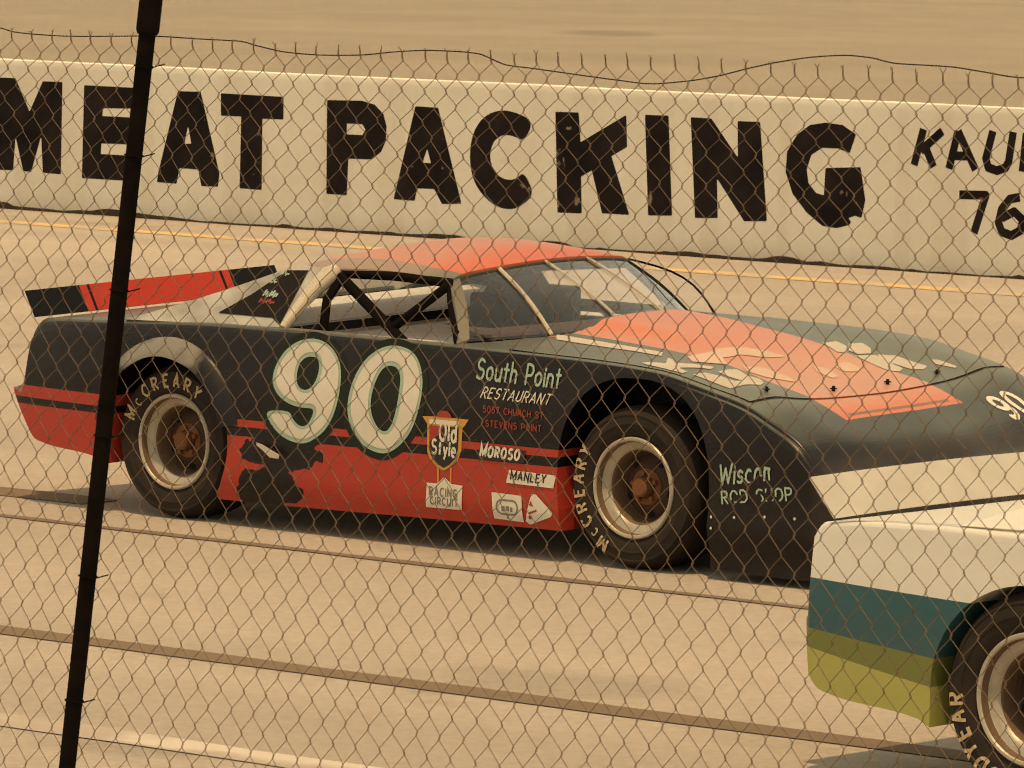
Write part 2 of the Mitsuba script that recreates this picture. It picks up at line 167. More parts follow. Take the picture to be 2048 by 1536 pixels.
def fit(s, p0, p1, ptop, wt, **kw):                   # text from baseline start p0 to baseline end p1, top-left corner ptop
    h = math.hypot(ptop[0]-p0[0], ptop[1]-p0[1]); g = text(s, h, wt, **kw); L = math.hypot(p1[0]-p0[0], p1[1]-p0[1])
    g = sa.scale(g, L/(g.bounds[2]-g.bounds[0]), 1, origin=(0, 0))
    return sa.translate(sa.rotate(g, math.atan2(p1[1]-p0[1], p1[0]-p0[0]), origin=(0, 0), use_radians=True), *p0)

# ---------------------------------------------------------------- materials
def mat(name, color, rough=.5, spec=.5, metallic=0.0, coat=0.0, coat_gloss=.9, bump=None, scale=1.0, two=True):
    b = {'type': 'principled', 'base_color': color if isinstance(color, dict) else {'type': 'rgb', 'value': list(color)}, 'roughness': rough, 'specular': spec, 'metallic': metallic}
    if coat: b['clearcoat'] = coat; b['clearcoat_gloss'] = coat_gloss
    if bump: b = {'type': 'bumpmap', 'arbitrary': bump, 'scale': scale, 'bsdf': b}
    scene[name] = {'type': 'twosided', 'bsdf': b} if two else b
NAVY, RED, ORANGE = (.006, .005, .008), (.50, .050, .032), (.74, .115, .030)
def sel(c, a, b): return dr.select(c, mi.Color3f(*a) if isinstance(a, tuple) else a, b)
def sel3(c, a, b): return dr.select(c, mi.Float(a), mi.Float(b))
def paint_car(p, n, uv):
    x, y = p.x, p.y; z = p.z-LEAN*(y+.95); a = dr.abs(y)
    c = mi.Color3f(*NAVY)
    edge = (noise(x*40, z*40, 3)-.5)*.006
    low = (a > .80)
    door = low & (x > -2.32) & (x < -.33)
    red = door & (((z > .445) & (z < .477)) | (z < .404))
    tail = (x < -2.93) & (n.z < .8)
    k = .003*(x+3.0)
    zt = z+.012*(x+3.0)
    red = red | (tail & (((zt > .475) & (zt < .528)) | (zt < .443)))
    # scraped and torn quarter ahead of the rear wheel: paint rubbed down to black primer
    sx, sz = (x+2.02), (z-.33)
    rub = .55*fbm(x*9+3, z*9, 1, 4)+.45*fbm(x*26, z*26, 4, 3)
    m1 = (dr.square((x+1.93)/.26)+dr.square((z-.35)/.085) < 1.65*rub)
    m2 = (dr.square((x+2.02)/.20)+dr.square((z-.19)/.10) < 1.6*rub)
    red = red & ~((m1 | m2) & door)
    c = sel(red, RED, c)
    stripe = (dr.abs(y+.08) < .39+.02*smoothstep(.2, .7, x)) & (z > .645) & (x > -1.05)
    pin = stripe & (z > .655) & (z < .663) & (dr.abs(y+.08) < .35)
    c = sel(stripe & ~pin, ORANGE, c)
    # road dust, heavier low down and on the tail
    dust = .30*fbm(x*2.2, y*2.2, z*3, 4)*smoothstep(.75, .1, z)+.06*fbm(x*6+9, y*6, z*6, 3)+.12*smoothstep(-2.9, -3.5, x)
    front = smoothstep(.93, 1.0, x)*(z < .56)
    film = smoothstep(.62, .95, n.z)*(1-.55*smoothstep(.60, .80, x))*(.6+.5*fbm(x*3, y*3, 7, 4))   # pale sky reflection painted onto the up-facing panels, weaker on the nose
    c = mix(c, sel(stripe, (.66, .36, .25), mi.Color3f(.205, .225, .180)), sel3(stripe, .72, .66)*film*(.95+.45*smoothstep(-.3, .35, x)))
    dust = dr.clip(dust*.20+.25*front*fbm(y*5, z*9, 2, 3), 0, 1)
    return c*(1-dust)+mi.Color3f(.16, .11, .075)*dust
def paint_roof(p, n, uv):
    x, y = p.x, p.y; a = dr.abs(y)
    wide = .545-.05*smoothstep(-1.3, -2.1, x)
    d = .10*fbm(x*5, y*5, 1, 3)
    return mix(sel(a < wide, ORANGE, mi.Color3f(.16, .165, .14)), (.56, .38, .30), .10+.50*smoothstep(-1.26, -1.60, x)*(.9+.5*d))  # orange paled towards the rear: sky gloss put into the colour
def paint_spoiler(p, n, uv):
    a = dr.abs(p.y)
    c = sel(a < .50, RED, mi.Color3f(.008, .008, .01))
    return sel((a > .435) & (a < .452), (.01, .01, .01), c)
CX2, CY2 = 7.65, -4.17                                # where the second car stands
def paint_car2(p, n, uv):
    x, y = p.x-CX2, p.y-CY2; z = p.z
    u = x+3.55
    c = mi.Color3f(.88, .86, .79)
    c = sel(z < .655-.036*u, (.022, .115, .150), c)
    c = sel(z < .496-.095*u, (.20, .23, .055), c)
    c = sel(z < .436-.155*u, (.50, .50, .13), c)
    d = .22*fbm(x*3, y*3, z*4, 4)*smoothstep(.9, .2, z)+.06*fbm(x*14, y*14, z*14, 3)
    return c*(1-d)+mi.Color3f(.25, .19, .13)*d
def dent(p, n, uv): return .5*fbm(p.x*2.4+1, p.y*2.4, p.z*3.1, 3)
def gloss(name, fn, alpha, bump=None, scale=0):
    b = {'type': 'roughplastic', 'distribution': 'ggx', 'alpha': alpha, 'int_ior': 1.42, 'nonlinear': False, 'diffuse_reflectance': proc(fn)}
    if bump: b = {'type': 'bumpmap', 'arbitrary': bump, 'scale': scale, 'bsdf': b}
    scene[name] = {'type': 'twosided', 'bsdf': b}
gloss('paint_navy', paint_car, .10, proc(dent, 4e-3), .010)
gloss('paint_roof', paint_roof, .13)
def bare(p, n, uv):
    d = fbm(p.x*4, p.y*4, p.z*7, 4); return mix((.56, .555, .50), (.28, .27, .24), smoothstep(.3, .75, d))
gloss('bare_panel', bare, .16, proc(dent, 4e-3), .014)
def flare(p, n, uv):
    d = smoothstep(.55, .85, fbm(p.x*5+2, p.y*5, p.z*6, 4)+.6*smoothstep(-2.48, -2.30, p.x)+.5*smoothstep(.74, .60, p.z)); return mix((.27, .26, .225), NAVY, d)  # grey upper part is sky and sun glare painted over the navy
gloss('paint_flare', flare, .14, proc(dent, 4e-3), .020)
mat('paint_spoiler', proc(paint_spoiler), rough=.6, spec=.12)
gloss('paint_white', paint_car2, .12, proc(dent, 4e-3), .010)
def speck(base, amt, s):
    def f(p, n, uv):
        d = amt*fbm(p.x*s, p.y*s, p.z*s, 4); return mi.Color3f(*base)*(1-d)+mi.Color3f(.17, .12, .08)*d
    return proc(f)
mat('spoiler_white', speck((.60, .57, .50), .3, 6), rough=.5, spec=.3)
mat('letter_hood', speck((.53, .47, .39), .3, 14), rough=.5)
mat('letter_faded', speck((.60, .42, .32), .2, 9), rough=.5)
mat('letter_cream', speck((.76, .73, .64), .25, 9), rough=.5)
mat('letter_mint', speck((.38, .52, .42), .25, 9), rough=.5)
mat('letter_shadow', (.016, .022, .018), rough=.6, spec=.2)
mat('letter_red', (.34, .035, .02), rough=.5)
mat('letter_gold', speck((.62, .32, .05), .2, 30), rough=.45)
mat('letter_black', (.015, .014, .016), rough=.5)
mat('letter_grey', (.20, .185, .16), rough=.6)
mat('flat_black', (.012, .010, .010), rough=.8, spec=.15)
mat('cage_black', (.005, .004, .004), rough=.8, spec=.08)
mat('aluminium', speck((.62, .62, .57), .3, 5), rough=.5)
mat('pale_trim', speck((.58, .52, .42), .3, 11), rough=.5)
mat('grey_trim', speck((.16, .155, .13), .3, 11), rough=.5, spec=.3)
mat('dark_trim', (.035, .040, .032), rough=.5, spec=.3)
mat('interior_brown', (.045, .026, .02), rough=.8)
mat('seat_black', (.02, .018, .018), rough=.7)
def rubber(p, n, uv):
    d = .30*fbm(p.x*12, p.y*12, p.z*12, 4); return mi.Color3f(.013, .010, .009)*(1-d)+mi.Color3f(.085, .055, .038)*d
mat('rubber', proc(rubber), rough=.75, spec=.3)
mat('tyre_letter', speck((.56, .44, .27), .35, 40), rough=.8)
mat('rim_steel', speck((.56, .52, .43), .60, 14), rough=.42, metallic=.25)
def rusty(p, n, uv):
    d = fbm(p.x*18, p.y*18, p.z*18, 4); return mix((.022, .012, .009), (.085, .036, .018), d)
mat('wheel_rust', proc(rusty), rough=.7)
mat('rim_rust', speck((.15, .095, .055), .6, 16), rough=.6)
mat('hub_rust', speck((.20, .075, .028), .5, 30), rough=.8, spec=.2)
scene['glass'] = {'type': 'thindielectric', 'int_ior': 1.5}
def wire_col(p, n, uv):
    d = fbm(p.x*25, p.y*25, p.z*25, 3); return mix((.10, .066, .042), (.25, .165, .10), d)
mat('wire_rust', proc(wire_col), rough=.6, spec=.4)
mat('post_black', speck((.005, .004, .004), .06, 20), rough=.9, spec=.03)
def wall_white(p, n, uv):
    x, z = p.x, p.z
    grit = .10*fbm(x*30, z*30, 2, 3)
    d = .40*fbm(x*.6, z*2.2, 1, 4)+.22*fbm(x*7, z*3, 5, 4)
    d = d*.55+.25*smoothstep(.16, .0, z)*fbm(x*2.0, z*6, 3, 3)
    streak = smoothstep(.62, .85, noise(x*5.5, z*.35, 8))*.12
    c = mix((.74, .73, .66), (.42, .35, .25), dr.clip(d+streak+grit, 0, 1))
    return c
mat('wall_paint', proc(wall_white), rough=.8)
def wall_letter(p, n, uv):
    d = smoothstep(.77, .86, fbm(p.x*11, p.z*11, 3, 4)*(.75+.45*noise(p.x*.8, p.z*1.5, 2))); e = fbm(p.x*5, p.z*5, 7, 3); return mix(mix((.007, .006, .007), (.026, .020, .020), e), (.22, .17, .12), d)
mat('wall_letter', proc(wall_letter), rough=.9, spec=.08)
def track_col(p, n, uv):
    x, y = p.x, p.y
    big = fbm(x*.22, y*.55, 1, 4); mid = fbm(x*1.4, y*3.0, 4, 4); fine = fbm(x*38, y*38, 2, 3)
    c = mix((.238, .209, .178), (.388, .342, .291), .45*big+.22*mid+.55*fine)
    groove = smoothstep(.35, .75, noise(x*.10, y*1.7, 7))*.09
    stain = smoothstep(.66, .8, fbm(x*.9+5, y*1.3, 9, 4))*.16
    return c*(1-groove-stain)
def track_bump(p, n, uv): return fbm(p.x*45, p.y*45, 0, 3)
mat('track_asphalt', proc(track_col), rough=.9, spec=.2, bump=proc(track_bump, 3e-3), scale=.004)
def infield_col(p, n, uv):
    x, y = p.x, p.y
    v = (-.645*x+.764*y); u = (.764*x+.645*y)         # along and across the line of the far strips of paving
    s = fbm(u*.05, v*.22, 1, 4); t = fbm(u*1.2, v*.5, 3, 4)
    c = mix((.190, .166, .134), (.244, .216, .176), .6*s+.5*t-.05)
    sm = dr.square((x+53.3)*.764+(y-63.8)*.645)/1.7+dr.square((y-63.8)*.764-(x+53.3)*.645)/9.0
    return c*(1-.25*smoothstep(1.0, .2, sm+.5*fbm(u*2, v*2, 1, 3)))
mat('infield_gravel', proc(infield_col), rough=.95, spec=.1)
mat('seam_tar', speck((.15, .115, .085), .5, 7), rough=.9, spec=.2)
mat('grime_tar', (.018, .012, .010), rough=.9, spec=.2)
def worn(base, under, s, cut):
    def f(p, n, uv):
        m = smoothstep(cut-.12, cut+.12, fbm(p.x*s, p.y*s*2, 2, 4)); return mix(under, base, m)
    return proc(f)
mat('line_yellow', worn((.50, .35, .16), (.37, .31, .24), 3.0, .45), rough=.85)
mat('line_white', worn((.46, .42, .36), (.33, .285, .24), 1.6, .46), rough=.85)

# ---------------------------------------------------------------- ground, track, painted lines, seams
g = tm([(-2500, -1500, -.012), (2500, -1500, -.012), (2500, 3500, -.012), (-2500, 3500, -.012)], [(0, 1, 2), (0, 2, 3)])
put(None, 'infield_ground', g, 'infield_gravel', smooth=False); tag('infield_ground', 'pale tan infield ground behind the white lettered wall', kind='structure')
def sheet(x0, x1, ya, yb, z, wob=0.0, n=220, seed=1):
    x = np.linspace(x0, x1, n)
    w = (meshkit.fbm(np.stack([x*1.3, x*0+seed, x*0], 1), 4)-.5)*wob; w2 = (meshkit.fbm(np.stack([x*1.9, x*0+seed+40, x*0], 1), 4)-.5)*wob
    P = np.stack([np.stack([x, ya+w, x*0+z], 1), np.stack([x, yb+w2, x*0+z], 1)], 1); return grid(P)
put(None, 'track', sheet(-140, 140, -9.9, 15.72, 0.0), 'track_asphalt', smooth=False); tag('track', 'pale sunlit asphalt race track under both cars', kind='structure')
put(None, 'painted_line', sheet(-130, 130, 14.22, 14.50, .004, .02), 'line_yellow', smooth=False); tag('painted_line', 'faded yellow line painted along the foot of the white wall', kind='structure')
put(None, 'painted_line_001', sheet(1.35, 90, -6.16, -5.94, .004, .05), 'line_white', smooth=False); tag('painted_line_001', 'worn white edge line on the near side of the track', kind='structure')
put(None, 'road_seam', sheet(-60, 60, -1.45, -1.36, .004, .06, 500, 3), 'seam_tar', smooth=False); tag('road_seam', 'thin tar seam in the track just in front of the dark car', kind='structure')
put(None, 'road_seam_001', sheet(-60, 60, -4.40, -4.21, .004, .05, 500, 5), 'seam_tar', smooth=False); tag('road_seam_001', 'wider brown tar seam across the near part of the track', kind='structure')
put(None, 'road_seam_002', sheet(-60, -3.3, -.78, -.52, .004, .07, 300, 8), 'seam_tar', smooth=False); tag('road_seam_002', 'brown tar seam running in behind the rear wheel of the dark car', kind='structure')

# ---------------------------------------------------------------- the lettered retaining wall
WY = 15.8
prof = [(WY, -.05), (WY, 1.165), (WY+.026, 1.222), (WY+.20, 1.224), (WY+.215, 1.205), (WY+.26, -.05)]
def run(profile, x0, x1, n):
    x = np.linspace(x0, x1, n); k = len(profile)
    jit = (meshkit.fbm(np.stack([x*.8, x*0, x*0], 1), 3)-.5)*.012
    P = np.array([[(xx, y, z+(jit[i] if z > 1 else 0)) for (y, z) in profile] for i, xx in enumerate(x)])
    m = grid(P); return m
put('retaining_wall', 'wall_face', run(prof, -90, 60, 300), 'wall_paint', smooth=25)
tag('retaining_wall', 'low white concrete wall with large black painted lettering along the far side of the track', 'wall')
def on_wall(u, v): return np.column_stack([u, np.full_like(u, WY-.003), v])
for n_, (pts, hole) in enumerate(WALL_LETTERS):
    if n_ == 6: pts = chaikin(pts)
    P = sg.Polygon(pts, [hole] if hole else None).buffer(0)
    P = P.buffer(-.010).buffer(.010).buffer(.006).buffer(-.006)
    put('retaining_wall', 'letter', drape(P, None, on_wall), 'wall_letter', smooth=False)
for lines in WALL_STROKES:
    P = so.unary_union([sg.LineString(l).buffer(.032, cap_style='flat', join_style='round') for l in lines])
    put('retaining_wall', 'letter', drape(P, None, on_wall), 'wall_letter', smooth=False)
x = np.linspace(-60, 30, 1400)
h = np.clip(.004+.05*(meshkit.fbm(np.stack([x*1.6, x*0+3, x*0], 1), 5)-.36), .004, .06)+.10*np.clip(meshkit.noise(np.stack([x*2.3, x*0+9, x*0], 1))-.66, 0, 1)+.05*np.clip(meshkit.noise(np.stack([x*6.1, x*0+29, x*0], 1))-.70, 0, 1)
d = .05+.10*meshkit.fbm(np.stack([x*1.1, x*0+17, x*0], 1), 4)
P = np.stack([np.stack([x, WY-.006+x*0, h], 1), np.stack([x, WY-.006-.35*d, h*.7], 1), np.stack([x, WY-d, x*0+.002], 1)], 1)
put('retaining_wall', 'grime_joint', grid(P), 'grime_tar', smooth=True)

# ---------------------------------------------------------------- wheels
def revolve(profile, n=72):                           # (radius, outward) about the axle; outward = -y
    m = trimesh.creation.revolve(np.array(profile), sections=n); v = m.vertices.copy(); m.vertices = np.column_stack([v[:, 0], -v[:, 2], v[:, 1]]); return m
TY = [(.205, -.03), (.214, -.010), (.240, .004), (.262, .0075), (.264, .0105), (.270, .0115), (.273, .0095), (.300, .0055), (.304, .0085), (.310, .0075), (.313, .0035), (.328, -.018), (.339, -.045), (.342, -.07), (.3435, -.15), (.342, -.23), (.335, -.262), (.31, -.285), (.25, -.29), (.205, -.27)]
_tp = [q for q in TY[1:] if q[1] > -.06]
ty_o = lambda r: np.interp(r, [q[0] for q in _tp], [q[1] for q in _tp])
RIM = [(.213, -.02), (.214, -.003), (.208, .004), (.200, .003), (.1955, -.002)]
RIM2 = [(.1915, -.034), (.188, -.037), (.174, -.041), (.164, -.047), (.158, -.056)]
WELL = [(.1955, -.002), (.1935, -.006), (.1915, -.034)]
WELL2 = [(.158, -.056), (.151, -.066), (.149, -.115), (.148, -.27), (.205, -.27)]
DISC = [(.149, -.118), (.135, -.128), (.115, -.118), (.085, -.102), (.058, -.100), (.056, -.092), (.0, -.092)]
tyre_m, rim_m, disc_m = revolve(TY), cat(revolve(RIM), revolve(RIM2)), revolve(DISC); well_m = cat(revolve(WELL), revolve(WELL2))
hubs = [revolve([(.040, -.10), (.040, -.048), (.032, -.040), (.0, -.040)], 24), revolve([(.078, -.1), (.076, -.092), (.05, -.090), (.048, -.092)], 36)]
for k in range(5):
    a = 2*math.pi*k/5+.4; c = trimesh.creation.cylinder(.011, .03, sections=6); c.apply_transform(trimesh.transformations.rotation_matrix(math.pi/2, (1, 0, 0)))
    c.apply_translation((.060*math.cos(a), .085, .060*math.sin(a))); hubs.append(c)
hub_m = cat(*hubs)
spokes = []
for k in range(5):                                     # dark hand holes between raised ribs of the steel centre
    a = 2*math.pi*(k+.5)/5+.4
    b = trimesh.creation.icosphere(2, 1.0); b.apply_scale((.020, .004, .016)); b.apply_translation((.108, .114, 0)); b.apply_transform(trimesh.transformations.rotation_matrix(-a, (0, 1, 0))); spokes.append(b)
holes_m = cat(*spokes)
def arc_text(s, start, step, r, h, wt):
    out = []
    for i, ch in enumerate(s):
        th = math.radians(start-step*i); hh = h*.62 if ch == 'c' else h
        gl = text('C' if ch == 'c' else ch, hh, wt); w = gl.bounds[2]-gl.bounds[0]
        gl = sa.translate(gl, -w/2, -hh/2 if ch != 'c' else -h/2)
        def fn(u, v, th=th):
            rr = r+v; t = th-u/r
            return np.column_stack([rr*np.cos(t), -(ty_o(np.hypot(rr*np.cos(t), rr*np.sin(t)))+.0030), rr*np.sin(t)])
        out.append(drape(gl, .006, fn))
    return out
def wheel(parent, x, y, near, letters=None, mats=('rubber', 'rim_steel')):
    t = T().translate([x, y, .343])
    if not near: t = t @ T().rotate([0, 0, 1], 180)
    w = key_for(parent, 'wheel')
    for nm, ply in (('tyre', W_TYRE), ('rim', W_RIM), ('rim_well', W_WELL), ('wheel_disc', W_DISC), ('hand_holes', W_HOLES), ('hub', W_HUB)):
        scene[f'{w}__{nm}'] = {**ply, 'to_world': t}
    for l in letters or ():
        scene[key_for(w, 'letter')] = {**mikit.ply(l, 'tyre_letter', smooth=False), 'to_world': t}
W_TYRE = mikit.ply(tyre_m, 'rubber', smooth=40); W_RIM = mikit.ply(rim_m, 'rim_steel', smooth=35); W_WELL = mikit.ply(well_m, 'rim_rust', smooth=35); W_DISC = mikit.ply(disc_m, 'wheel_rust', smooth=30)
W_HOLES = mikit.ply(holes_m, 'flat_black', smooth=True); W_HUB = mikit.ply(hub_m, 'hub_rust', smooth=30)

# ---------------------------------------------------------------- body shell
def shell():
    xs = np.unique(np.concatenate([np.linspace(-3.62, -3.44, 19), np.linspace(-3.44, .5, 80), np.linspace(.5, 1.085, 40)]))
    rows = []
    for x in xs:
        zt0, zb, w = float(ZS(x)), float(ZB(x)), float(WD(x)); hgt = zt0-zb
        r = float(RSH(x)); zz = np.linspace(zb, zt0-r*min(1, hgt/.2), 16)
        side = [(float(y_side(x, z)), z) for z in zz]
        yt = float(y_side(x, zz[-1]))
        ys = np.concatenate([-(w-.022-r)-r*np.sin(np.linspace(np.pi/2*.93, 0, 7)), -np.array([.852, .82, .78, .74, .70, .66, .6, .5, .42, .36, .31, .25, .16, .08])])
        ys = ys[ys > yt+.0015]
        top = [(float(y), float(z_top(x, y))) for y in ys]
        half = [(-(w-.12), zb)]+side+top
        ring = half+[(0, float(z_top(x, 0)))]+[(-y, z) for y, z in half[::-1]]
        rows.append([(x, y, z) for y, z in ring])
    n = max(map(len, rows)); rows = [r if len(r) == n else None for r in rows]
    good = [r for r in rows if r]; P = np.array(good); k = P.shape[1]
    P2 = np.concatenate([P, P[:, :1]], 1)
    m = grid(P2)
    v = list(m.vertices); f = list(m.faces); base = len(v)
    c0 = P[0].mean(0); c1 = P[-1].mean(0); v += [c0, c1]
    m2 = k+1; last = (len(P)-1)*m2
    for j in range(k): f += [(base, j, j+1), (base+1, last+j+1, last+j)]
    m = tm(v, f); m.merge_vertices(digits_vertex=6); m.update_faces(m.nondegenerate_faces()); m.fix_normals()
    if m.volume < 0: m.invert()
    return m
def superell(cx, cz, rx, rz, p, n=48):
    t = np.linspace(0, 2*np.pi, n, endpoint=False); c, s = np.cos(t), np.sin(t)
    return sg.Polygon(np.column_stack([cx+rx*np.sign(c)*np.abs(c)**(2/p), cz+rz*np.sign(s)*np.abs(s)**(2/p)]))
RX = -2.622
front_cut = so.unary_union([superell(.035, .36, .405, .442, 2.4), sg.box(-.36, -.2, .43, .36)])
rear_cut = so.unary_union([superell(RX, .36, .368, .366, 2.0), sg.box(RX-.368, -.2, RX+.30, .36)])
solid = shell(); SH = manifold(solid)
print('shell watertight', solid.is_watertight, SH.status(), SH.num_tri())
for s in (-1, 1):
    for c in (front_cut, rear_cut):
        y0, y1 = (-1.2, -.56) if s < 0 else (.56, 1.2)
        pr = manifold(prism(c, y0, y1)); assert pr.num_tri() > 0; SH = SH-pr
cabin = sg.Polygon([(-1.99, -.865), (-1.02, -.865), (-.98, -.74), (-.80, -.4), (-.72, 0), (-.80, .4), (-.98, .74), (-1.02, .865), (-1.99, .865)])
cb = trimesh.creation.extrude_polygon(cabin, .5, engine='earcut'); cb.apply_translation((0, 0, .835))
SHC = SH-manifold(cb)-manifold(box(-1.86, -1.0, .02, .72, .30, 1.2))
def body_xf(P): return lean(prow(P))
car = 'stock_car'
tag(car, 'dark navy and red stock car with a big 90 on its door', 'race car')
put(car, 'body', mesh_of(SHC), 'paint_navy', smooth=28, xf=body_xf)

# hood: its own panel, a little proud of the body, with a gap at its front edge
xs, ys = np.linspace(-.70, .590, 44), np.linspace(-.885, .885, 57)
P = np.array([[(xx, yy, float(z_top(xx, yy))+.004+.003*math.exp(-((xx-.590)/.10)**2)*(abs(yy)/.885)**2) for yy in ys] for xx in xs])
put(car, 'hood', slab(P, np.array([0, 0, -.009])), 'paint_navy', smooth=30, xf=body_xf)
k = put(car, 'hood_gap', drape(sg.box(.592, -.88, .597, .72), .03, lambda u, v: body_xf(np.column_stack([u, v, z_top(u, v)+.003]))), 'grime_tar', smooth=False)
for yy in (-.70, -.26, .11, .47):
    pin = cat(trimesh.creation.cylinder(.006, .022, sections=10), trimesh.creation.cylinder(.014, .004, sections=14)); pin.apply_translation((.53, yy, float(z_top(.53, yy))+.014))
    put(car, 'hood_pin', pin, 'grime_tar', xf=body_xf)
def on_hood(u, v): return body_xf(np.column_stack([u, v, z_top(u, v)+np.where((np.abs(v) < .885) & (u < .590), .0065+.003*np.exp(-((u-.590)/.10)**2)*(np.abs(v)/.885)**2, .003)]))
for n_, pts in enumerate(HOOD_LETTERS):
    P = sg.Polygon(pts).buffer(0).buffer(-.004).buffer(.012).buffer(-.008)
    put(car, 'hood_lettering', drape(P, .03, on_hood), 'letter_faded' if 3 <= n_ <= 6 else 'letter_hood', smooth=False)
g90 = so.unary_union([sg.LineString(l).buffer(.026) for l in ([(.25+.22*math.cos(a), .7+.27*math.sin(a)) for a in np.linspace(0, 2*math.pi, 20)],)])
def nose_num(s, x0, y0, h):
    gl = text(s, h, .2, gap=.25, wob=.004)
    return drape(gl, .02, lambda u, v: on_hood(x0-v, y0+u))
for ch_, y0_ in (('9', .47), ('0', .575)): put(car, 'nose_number', nose_num(ch_, .885, y0_, .13), 'letter_cream', smooth=False)

# side graphics lie on the right-hand skin
def on_side(off): return lambda u, v: lean(prow(np.column_stack([u, y_side(u, v)-off, v])))
def clean(pts, hole=None): return sg.Polygon(chaikin(pts), [chaikin(hole)] if hole else None).buffer(0)
for nm, pts in (('zero', ZERO), ('nine', NINE)):
    G = clean(*pts); out = sg.Polygon(chaikin(pts[0])).buffer(0)
    put(car, f'number_{nm}', drape(out.buffer(.030), .04, on_side(.002)), 'letter_shadow', smooth=False)
    put(car, f'number_{nm}', drape(G, .04, on_side(.004)), 'letter_mint', smooth=False)
    put(car, f'number_{nm}', drape(sa.translate(G.buffer(-.017), .004, .003), .04, on_side(.006)), 'letter_cream', smooth=False)
def sticker(name, poly, m, off=.004, size=.05):
    if poly.geom_type == 'Polygon': return put(car, name, drape(poly, size, on_side(off)), m, smooth=False)
    k = key_for(car, name)
    for q in sorted(poly.geoms, key=lambda q: q.bounds[0]):
        if q.area > 2e-6: put(k, 'letter', drape(q, size, on_side(off)), m, smooth=False)
    return k
tx = SIDE_TEXT
sticker('sponsor_lettering', fit('South Point', *tx['south'], .15, gap=.10, slant=.12, wob=.012), 'letter_mint')
sticker('sponsor_lettering', fit('RESTAURANT', *tx['rest'], .13, gap=.16, slant=.40, wob=.02), 'letter_cream')
sticker('sponsor_lettering', fit('5057 CHURCH ST.', *tx['red1'], .16, gap=.14), 'letter_red')
sticker('sponsor_lettering', fit('STEVENS POINT', *tx['red2'], .16, gap=.14), 'letter_red')
wear = so.unary_union([sg.Point(px, pz).buffer(r) for px, pz, r in ((.655, .44, .016), (.70, .43, .022), (.60, .352, .016), (.565, .33, .012), (.70, .36, .018), (.755, .375, .022), (.79, .36, .014), (.635, .40, .010))])
sticker('sponsor_lettering', fit('Wiscon', *tx['wisc'], .15, gap=.12, slant=.25, wob=.02).difference(wear), 'letter_mint')
sticker('sponsor_lettering', fit('ROD SHOP', *tx['rod'], .15, gap=.14, wob=.02).difference(wear), 'letter_mint')
for px, pz in tx['rivets']: sticker('rivet', sg.Point(px, pz).buffer(.006, 4), 'letter_cream')
st = {k: sg.Polygon(v).buffer(0) for k, v in STICKERS.items()}
sh = key_for(car, 'shield_sticker')
def sub(par, name, poly, m, off):
    for q in sorted(getattr(poly, 'geoms', [poly]), key=lambda q: q.bounds[0]):
        if q.area > 2e-6: scene[key_for(par, name)] = mikit.ply(drape(q, .05, on_side(off)), m, smooth=False)
sub(sh, 'border', so.unary_union([st['body'], st['top'], st['stem1'], st['stem2']]), 'letter_gold', .0035)
sub(sh, 'crest', st['cap'], 'letter_red', .005); sub(sh, 'band', st['white'], 'letter_cream', .0045)
sub(sh, 'field', st['inner'], 'letter_black', .005); sub(sh, 'corner', st['red'], 'letter_red', .0065)
b = st['inner'].bounds
sub(sh, 'letter', so.unary_union([fit('Old', (b[0]+.052, b[1]+.118), (b[2]-.010, b[1]+.114), (b[0]+.052, b[1]+.195), .20, gap=.10), fit('Style', (b[0]+.012, b[1]+.058), (b[2]-.012, b[1]+.050), (b[0]+.012, b[1]+.118), .20, gap=.08)]), 'letter_cream', .0065)
labels[sh] = {'label': 'gold edged shield sticker reading Old Style'}
def plate(name, poly, words, m='letter_cream', ink='letter_black', frame=None):
    k = key_for(car, name); sub(k, 'backing', poly, m, .0045)
    sub(k, 'letter', so.unary_union(words), ink, .006); return k
b = st['plate'].bounds; bx, bz = b[0], b[1]; hz = STICKERS['plate'][0][1]-bz
pl = plate('circuit_sticker', st['plate'], [fit('RACING', (bx+.020, bz+.52*hz), (b[2]-.026, bz+.50*hz), (bx+.020, bz+.84*hz), .22, gap=.14), fit('CIRCUIT', (bx+.026, bz+.16*hz), (b[2]-.026, bz+.14*hz), (bx+.026, bz+.46*hz), .22, gap=.14)], ink='letter_grey')
b = st['moroso'].bounds
plate('parts_sticker', st['moroso'].buffer(.001), [fit('MOROSO', (b[0]+.010, b[1]+.014), (b[2]-.026, b[1]+.012), (b[0]+.014, b[1]+.056), .27, gap=.10, slant=.2)], m='letter_black', ink='letter_cream')
b = st['manley'].bounds
plate('parts_sticker', st['manley'], [fit('MANLEY', (b[0]+.022, b[1]+.020), (b[2]-.050, b[1]+.018), (b[0]+.03, b[1]+.054), .18, gap=.14, slant=.15)])
b = st['sq'].bounds; cx, cz = (b[0]+b[2])/2, (b[1]+b[3])/2
oval = sg.LineString([(cx-.028, cz+.018), (cx+.028, cz+.018)]).buffer(.034); oval = oval.difference(oval.buffer(-.008))
oval = so.unary_union([oval, sg.box(cx-.03, cz+.0, cx-.012, cz+.022), sg.box(cx-.006, cz+.002, cx+.012, cz+.024), sg.box(cx+.018, cz, cx+.03, cz+.02), sg.box(cx-.004, cz-.032, cx+.004, cz-.014)])
oval = sa.translate(oval, 0, -.018)
plate('parts_sticker', st['sq'], [oval], ink='letter_grey')
b = st['tri'].bounds
plate('parts_sticker', st['tri'].buffer(.004), [sg.Polygon([(b[0]+.02, b[1]+.08), (b[0]+.045, b[1]+.075), (b[0]+.03, b[1]+.10)]), sg.LineString([(b[0]+.02, b[1]+.045), (b[0]+.06, b[1]+.06)]).buffer(.004), sg.Point(b[0]+.025, b[1]+.028).buffer(.009)], ink='letter_red')
